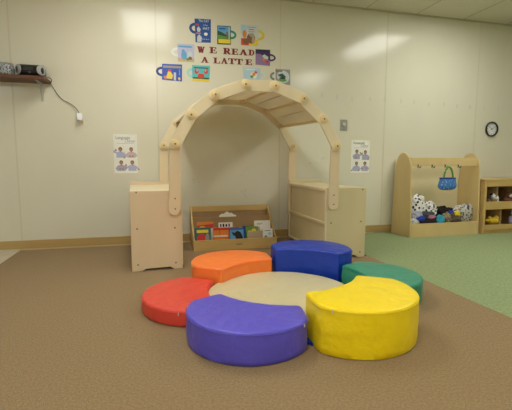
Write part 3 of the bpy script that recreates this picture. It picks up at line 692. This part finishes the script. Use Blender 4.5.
# ------------------------------------------------------------------ posters
def poster(label, x0, x1, z0, z1, head, sub, figs, tint):
    t = thing('poster', label, 'poster', ((x0+x1)/2, 0, (z0+z1)/2), group='sign language posters'); w, h = (x1-x0), (z1-z0)
    LAM = M('laminate', (222, 217, 194), .2)
    MB().box(-w/2-.025, w/2+.025, -.0012, 0, -h/2-.022, h/2+.045, LAM).build('laminate_sheet', t)
    MB().box(-w/2, w/2, -.002, -.0012, -h/2, h/2, M('poster_paper', tint, .45)).build('sheet', t)
    G = M('poster_ink', (104, 104, 110), .5); G2 = M('poster_ink_pale', (150, 150, 152), .5)
    text_mesh(head, .05 if len(head) < 9 else .042, G, t, 'heading', (-w*.1, -.0026, h*.41), sx=.80 if len(head) < 9 else .64)
    text_mesh(sub, .044, G2, t, 'heading', (w*.2, -.0026, h*.325), sx=.85)
    mb = MB()
    for i in range(10): mb.box(-w*.36+i*w*.072, -w*.36+i*w*.072+w*.055, -.0023, -.002, h*.262, h*.27, G2)
    mb.build('small_print', t)
    ar = MB()
    q = arc(w*.28, h*.40, w*.17, 200, -60, 14)
    for a_, b_ in zip(q, q[1:]): ar.tube([(a_[0], -.0022, a_[1]), (b_[0], -.0022, b_[1])], .0022, M('poster_swirl', (200, 208, 212), .5), n=4, flat=.4)
    ar.build('swirl', t)
    for (cx, cz, hair, shirt, la, ra) in figs:
        X, Z = cx*w, cz*h; S = w*.18
        mb = MB(); SK = M('print_skin', (176, 128, 104), .6)
        HR = M('print_hair_'+hair[0], hair[1], .6); ST = M('print_shirt_'+shirt[0], shirt[1], .6)
        mb.prism([(X-.95*S, Z-1.35*S), (X+.95*S, Z-1.35*S), (X+.95*S, Z-.2*S), (X+.45*S, Z+.12*S), (X-.45*S, Z+.12*S), (X-.95*S, Z-.2*S)], -.0024, -.002, ST)
        mb.prism([(X+u*S, Z+v*S) for u, v in ((-.18, 0), (.18, 0), (.18, .35), (-.18, .35))], -.0026, -.002, SK)
        mb.prism([(X+u, Z+.72*S+v) for u, v in ell(0, 0, .45*S, .52*S)], -.0025, -.002, HR)
        mb.prism([(X+u, Z+.6*S+v) for u, v in ell(0, 0, .33*S, .42*S)], -.0028, -.002, SK)
        for (ex, ez, hx_, hz_), sg in ((la, -1), (ra, 1)):
            a0 = Vector((X+sg*.75*S, Z-.2*S)); a1 = Vector((X+ex*S, Z+ez*S)); a2 = Vector((X+hx_*S, Z+hz_*S))
            for p, q_ in ((a0, a1), (a1, a2)):
                n_ = Vector((-(q_-p).y, (q_-p).x)).normalized()*S*.2
                mb.prism([tuple(p-n_), tuple(q_-n_), tuple(q_+n_), tuple(p+n_)], -.0029, -.002, ST)
            mb.prism([(a2.x+u, a2.y+v) for u, v in ell(0, 0, .22*S, .22*S, 8)], -.0031, -.002, SK)
        mb.build('printed_figure', t)
    return t
BL = ('blue', (176, 180, 208)); PK = ('pink', (206, 186, 190)); GY = ('grey', (170, 170, 190)); D1 = ('dark', (44, 34, 34)); D2 = ('brown', (120, 70, 54))
a = wp(113, 134); b = wp(138, 173)
poster('white poster with four signing people, left of the wooden arch', a[0], b[0], b[1], a[1], 'Language', 'Center',
       [(-.22, .04, D1, BL, (-1.6, .1, -1.0, .5), (1.2, -.9, .9, -1.3)), (.24, .04, D2, PK, (-1.3, -.9, -.3, -1.0), (1.3, -.9, .3, -1.0)),
        (-.2, -.30, D2, GY, (-1.2, -.9, -.3, -.9), (1.2, -.9, .3, -.9)), (.27, -.30, D2, BL, (-1.5, -.7, -1.5, .1), (1.3, -.8, 1.5, -1.0))], (236, 236, 226))
a = wp(351.5, 140); b = wp(369, 172.5)
poster('cream poster with four signing people, right of the arch below the switch plate', a[0], b[0], b[1], a[1], 'Housekeeping', 'Center',
       [(-.2, .07, D1, GY, (-1.1, -.8, -.2, -.9), (1.2, -.3, 1.6, .2)), (.26, .05, D1, GY, (-1.0, .2, -1.5, .5), (1.2, -.7, .9, -1.2)),
        (-.2, -.30, D2, BL, (-1.2, -.9, -1.4, -1.2), (1.0, -.9, .7, -1.1)), (.25, -.30, D1, BL, (-1.2, -.8, -.8, -.6), (1.2, -.8, .4, -.5))], (226, 228, 206))

# ------------------------------------------------------------------ book-cover mugs on the wall
def mug(label, quad, handle, hcol, cover, paints, texts=(), tilt=0):
    """quad: px of top-left, top-right, bottom-right, bottom-left ; handle: (side, y0 frac, y1 frac, reach frac)"""
    Q = [wp(*p) for p in quad]; cx = sum(q[0] for q in Q)/4; cz = sum(q[1] for q in Q)/4
    t = thing('mug_cutout', label, 'wall decoration', (cx, 0, cz), group='book cover mugs around the words')
    L = [(q[0]-cx, q[1]-cz) for q in Q]
    MB().prism(L, -.004, -.0005, cover).build('book_cover', t)
    def P(u, v): # u right, v up in 0..1
        tl, tr, br, bl = [Vector(q) for q in L]
        return (bl*(1-u)+br*u)*(1-v)+(tl*(1-u)+tr*u)*v
    side, v0, v1, reach = handle
    w_ = (P(1, .5)-P(0, .5)).length; h_ = (P(.5, 1)-P(.5, 0)).length
    c = P(1 if side > 0 else 0, (v0+v1)/2); rz_ = (v1-v0)*h_/2; rx_ = reach*w_; th = min(rz_, rx_)*.5
    a0, a1 = (-90, 90) if side > 0 else (90, 270)
    outer = arc(c.x, c.y, rx_, a0, a1, 16, rz_); inner = arc(c.x, c.y, rx_-th, a0, a1, 16, rz_-th)
    ov = -side*.004
    pts = [(outer[0][0]+ov, outer[0][1])]+outer+[(outer[-1][0]+ov, outer[-1][1])]+[(inner[-1][0]+ov, inner[-1][1])]+inner[::-1]+[(inner[0][0]+ov, inner[0][1])]
    MB().prism(pts, -.0025, -.0003, hcol).build('mug_handle', t)
    mb = MB()
    for i, (poly, m) in enumerate(paints):
        mb.prism([tuple(P(u, v)) for u, v in poly], -.0042-.00012*(i+1), -.004, m)
    if paints: mb.build('cover_print', t)
    for (s, u, v, size, m, sx) in texts:
        p = P(u, v); text_mesh(s, size, m, t, 'cover_lettering', (p.x, -.0056, p.y), sx=sx, ext=.0003)
    return t
mug('dark blue book cover mug with white title lettering, at the top left', [(194.5,18.6),(210.8,19.6),(210.8,42.8),(195.5,42.3)], (-1, .36, .82, .36), I['navy'], M('cover_blue', (34, 84, 156), .35),
    [(rect(.05, .05, .12, .95), I['navy']), (ell(.68, .36, .12, .07), I['white']), ([(.1,.02),(.38,.02),(.42,.22),(.25,.34),(.12,.24)], I['silver']), (rect(.06, .36, .36, .41), I['orange']), ([(.14,.46),(.3,.44),(.36,.56),(.24,.68),(.12,.6)], I['silver']), (rect(.06, .72, .24, .78), I['coral'])],
    [('The CAT', .56, .91, .034, I['white'], .85), ('in the', .66, .74, .022, I['white'], .9), ('HAT', .70, .59, .040, I['white'], .9), ('By Dr. Seuss', .66, .14, .017, I['white'], .85)])
mug('landscape book cover mug with green hills and blue sky, green handle right, top middle', [(217.2,25.5),(230.8,26.3),(230.8,44.8),(217.2,44.2)], (1, .3, .78, .42), M('mug_teal', (40, 140, 116), .4), I['dkgreen'],
    [(rect(.04, .5, .96, .96), I['sky']), (rect(.04, .3, .96, .52), I['green']), ([(.04,.72),(.3,.66),(.7,.5),(.7,.42),(.04,.5)], I['dkgreen']), (rect(.08, .06, .96, .28), I['yellow']), (rect(.66, .34, .78, .68), I['brown']), (rect(.84, .3, .9, .95), I['silver']), (rect(.12, .8, .6, .88), I['blue'])])
mug('book cover mug with a brown animal on a pale ground, yellow handle right, top right', [(241,24.8),(258,25.6),(258,46),(241,45)], (1, .26, .8, .4), M('mug_yellow', (224, 204, 80), .4), I['silver'],
    [(rect(0, .55, .3, 1), I['ltblue']), (rect(.0, .0, .45, .34), I['coral']), (rect(.45, 0, 1, .3), I['yellow']), (ell(.58, .34, .25, .26), I['brown']), (ell(.2, .55, .12, .2), I['orange']), (ell(.3, .2, .22, .14), I['brown']), (ell(.72, .28, .1, .18), I['taupe']), (ell(.62, .52, .15, .1), I['taupe']), (rect(.36, .88, .85, .91), I['grey']), (rect(.45, .76, .75, .8), I['coral']), (rect(.42, .66, .8, .69), I['grey'])])
mug('white book cover mug with a blue creature, white handle left, beside the word WE', [(177.2,43.6),(194.2,44.6),(194.2,62.2),(178,61.4)], (-1, .26, .78, .38), M('mug_white', (226, 228, 226), .4), I['lav'],
    [(rect(0, 0, 1, .2), I['tan']), (rect(.05, .8, .85, .9), I['sky']), (ell(.38, .35, .18, .26), I['sky']), (ell(.34, .58, .1, .12), I['sky']), (ell(.72, .35, .16, .26), I['silver']), (ell(.75, .2, .12, .1), I['brown']), (ell(.6, .14, .1, .08), I['green'])])
mug('purple book cover mug with a white figure, dark handle right, beside the word READ', [(255.5,49.2),(270,50),(270,66),(255.5,64.6)], (1, .28, .76, .4), M('mug_violet', (62, 52, 98), .4), I['purple'],
    [([(0,.72),(.35,.7),(.55,.5),(1,.34),(1,1),(0,1)], I['dkpurple']), ([(.45,.6),(.6,.7),(.88,.55),(.86,.4),(.6,.42)], I['silver']), (ell(.55, .36, .1, .1), I['orange']), (ell(.8, .25, .12, .08), I['coral']), (rect(.1, .88, .9, .94), I['black'])])
mug('deep blue book cover mug with yellow and orange shapes, at the lower left', [(162,63.8),(182,64.6),(182,81.5),(162,79.6)], (-1, .22, .8, .3), I['navy'], M('cover_royal', (44, 76, 176), .35),
    [(rect(.05, .76, .95, .9), I['grey']), ([(.2,.1),(.3,.55),(.4,.62),(.55,.3),(.5,.08)], I['yellow']), (ell(.38, .6, .08, .08), I['coral']), (ell(.16, .16, .08, .1), I['orange']), (rect(.58, .02, .7, .5), I['silver']), (ell(.86, .14, .06, .1), I['yellow']), (rect(.85, .35, .9, .7), I['sky'])])
mug('aqua book cover mug with a red crab, pale aqua handle left, at the lower middle', [(192,65),(210,66),(209.5,81.8),(192.2,80.8)], (-1, .2, .8, .3), M('mug_aqua', (158, 214, 208), .4), M('cover_aqua', (96, 186, 190), .35),
    [(rect(0, 0, 1, .14), I['yellow']), (rect(.05, .14, .95, .24), I['dkgreen']), (rect(.1, .8, .9, .88), I['teal']), (ell(.5, .34, .2, .15), I['coral']), (ell(.25, .62, .12, .17), I['coral']), (ell(.78, .64, .12, .17), I['coral']), (ell(.28, .68, .05, .08), I['aqua']), (ell(.75, .7, .05, .08), I['aqua'])])
mug('pale blue book cover mug with small orange flowers, white handle right, above the arch top', [(243,67.6),(260,68.4),(260,81),(243.6,80)], (1, .16, .76, .32), M('mug_pale', (206, 218, 214), .4), M('cover_pale', (178, 204, 214), .35),
    [(ell(.62, .42, .2, .26), I['white']), (ell(.62, .5, .1, .14), I['orange']), (ell(.74, .66, .08, .1), I['coral']), (ell(.5, .3, .1, .12), I['green']), (rect(.1, .84, .7, .9), I['white'])])
mug('grey and white book cover mug with grey handle, at the lower right above the arch', [(274.2,68.8),(290,69.8),(290.2,85.2),(274.6,83.2)], (-1, .2, .76, .28), M('mug_grey', (120, 128, 120), .4), I['grey'],
    [(ell(.55, .5, .4, .42), I['silver']), ([(.2,.6),(.5,.72),(.75,.5),(.6,.42),(.3,.5)], I['dkgreen']), (ell(.5, .28, .26, .12), I['green']), (ell(.5, .4, .2, .06), I['black']), (rect(.05, .82, .5, .9), I['brown']), (rect(.0, .0, .06, 1), I['white'])])

# ------------------------------------------------------------------ cut-out letters
RED = M('maroon_card', (122, 28, 34), .5)
def seg(a, b, w1):   # thick stroke
    a, b = Vector(a), Vector(b); n = Vector((-(b-a).y, (b-a).x)).normalized()*w1/2
    return [tuple(a-n), tuple(b-n), tuple(b+n), tuple(a+n)]
B_, T_, S_ = .24, .10, .10    # thick, thin, serif height
def vser(x, w=.42, z=0): return rect(x-w/2, z, x+w/2, z+S_)
LET = {
 'W': [seg((.17, 1), (.36, 0), .27), seg((.36, 0), (.52, .9), .16), seg((.5, .9), (.68, 0), .27), seg((.68, 0), (.86, 1), .16), rect(0, .9, .36, 1), rect(.36, .9, .62, 1), rect(.72, .9, 1, 1)],
 'E': [rect(.14, 0, .46, 1), rect(0, .9, .9, 1), rect(0, 0, .94, .1), rect(.42, .46, .68, .56), rect(.64, .34, .74, .68), [(.8, .68), (.9, .68), (.9, 1), (.76, 1)], [(.8, 0), (.94, 0), (.96, .34), (.86, .34)]],
 'R': [rect(.12, 0, .44, 1), rect(0, .9, .5, 1), rect(0, 0, .52, .1), rect(.4, .46, .6, .56), rect(.4, .9, .62, 1)] + [[(.6+.0*math.cos(a), .73+.18*math.sin(a)), (.62+.28*math.cos(a), .73+.27*math.sin(a)), (.62+.28*math.cos(a+.4), .73+.27*math.sin(a+.4)), (.6, .73+.18*math.sin(a+.4))] for a in [-PI/2+.39*k for k in range(8)]] + [seg((.55, .5), (.84, .04), .27), rect(.72, 0, 1, .1)],
 'A': [seg((.5, 1), (.2, .05), .16), seg((.48, 1), (.78, .04), .26), rect(.3, .3, .66, .39), rect(0, 0, .34, .1), rect(.56, 0, 1, .1)],
 'D': [rect(.12, 0, .44, 1), rect(0, .9, .55, 1), rect(0, 0, .55, .1)] + [[(.5+.2*math.cos(a), .5+.4*math.sin(a)), (.5+.46*math.cos(a), .5+.5*math.sin(a)), (.5+.46*math.cos(a+.4), .5+.5*math.sin(a+.4)), (.5+.2*math.cos(a+.4), .5+.4*math.sin(a+.4))] for a in [-PI/2+.393*k for k in range(8)]],
 'L': [rect(.14, 0, .46, 1), rect(0, .9, .58, 1), rect(0, 0, .94, .1), [(.78, 0), (.94, 0), (.98, .4), (.88, .4)]],
 'T': [rect(.36, 0, .64, 1), rect(.04, .88, .96, 1), [(.0, .62), (.1, .62), (.2, 1), (.03, 1)], [(.9, .62), (1, .62), (.97, 1), (.8, 1)], rect(.2, 0, .8, .1)],
}
row = [('W', 197.2, 204.8, 46.3, 53, 'first letter of WE'), ('E', 209.3, 217, 46.9, 53.6, 'second letter of WE'), ('R', 223, 230.6, 47.8, 54.6, 'first letter of READ'), ('E', 231.3, 238.4, 48.5, 55.1, 'second letter of READ'),
       ('A', 239, 247.6, 49.2, 55.6, 'third letter of READ'), ('D', 248.4, 254.6, 49.6, 55.8, 'last letter of READ'),
       ('A', 200.8, 208.6, 56.8, 63, 'standing alone at the start of the lower row'), ('L', 213.2, 220.3, 57.5, 63.7, 'first letter of LATTE'), ('A', 220.7, 227.8, 57.9, 64.1, 'second letter of LATTE'),
       ('T', 228, 235.6, 58.2, 64.4, 'third letter of LATTE'), ('T', 235.4, 242.8, 58.6, 64.8, 'fourth letter of LATTE'), ('E', 245.2, 252.4, 59.2, 65.2, 'last letter of LATTE')]
for ch, x0, x1, y0, y1, lab in row:
    a = wp(x0, y0); b = wp(x1, y1); w_, h_ = b[0]-a[0], a[1]-b[1]; mb = MB()
    for i, poly in enumerate(LET[ch]): mb.prism([(u*w_-w_/2, v*h_) for u, v in poly], -.003-.00004*i, -.0003, RED)
    o = mb.build('letter_cutout', loc=(a[0]+w_/2, 0, b[1]))
    tag(o, 'dark red cut-out letter %s, %s' % (ch, lab), 'letter', 'cut-out letters on the wall')
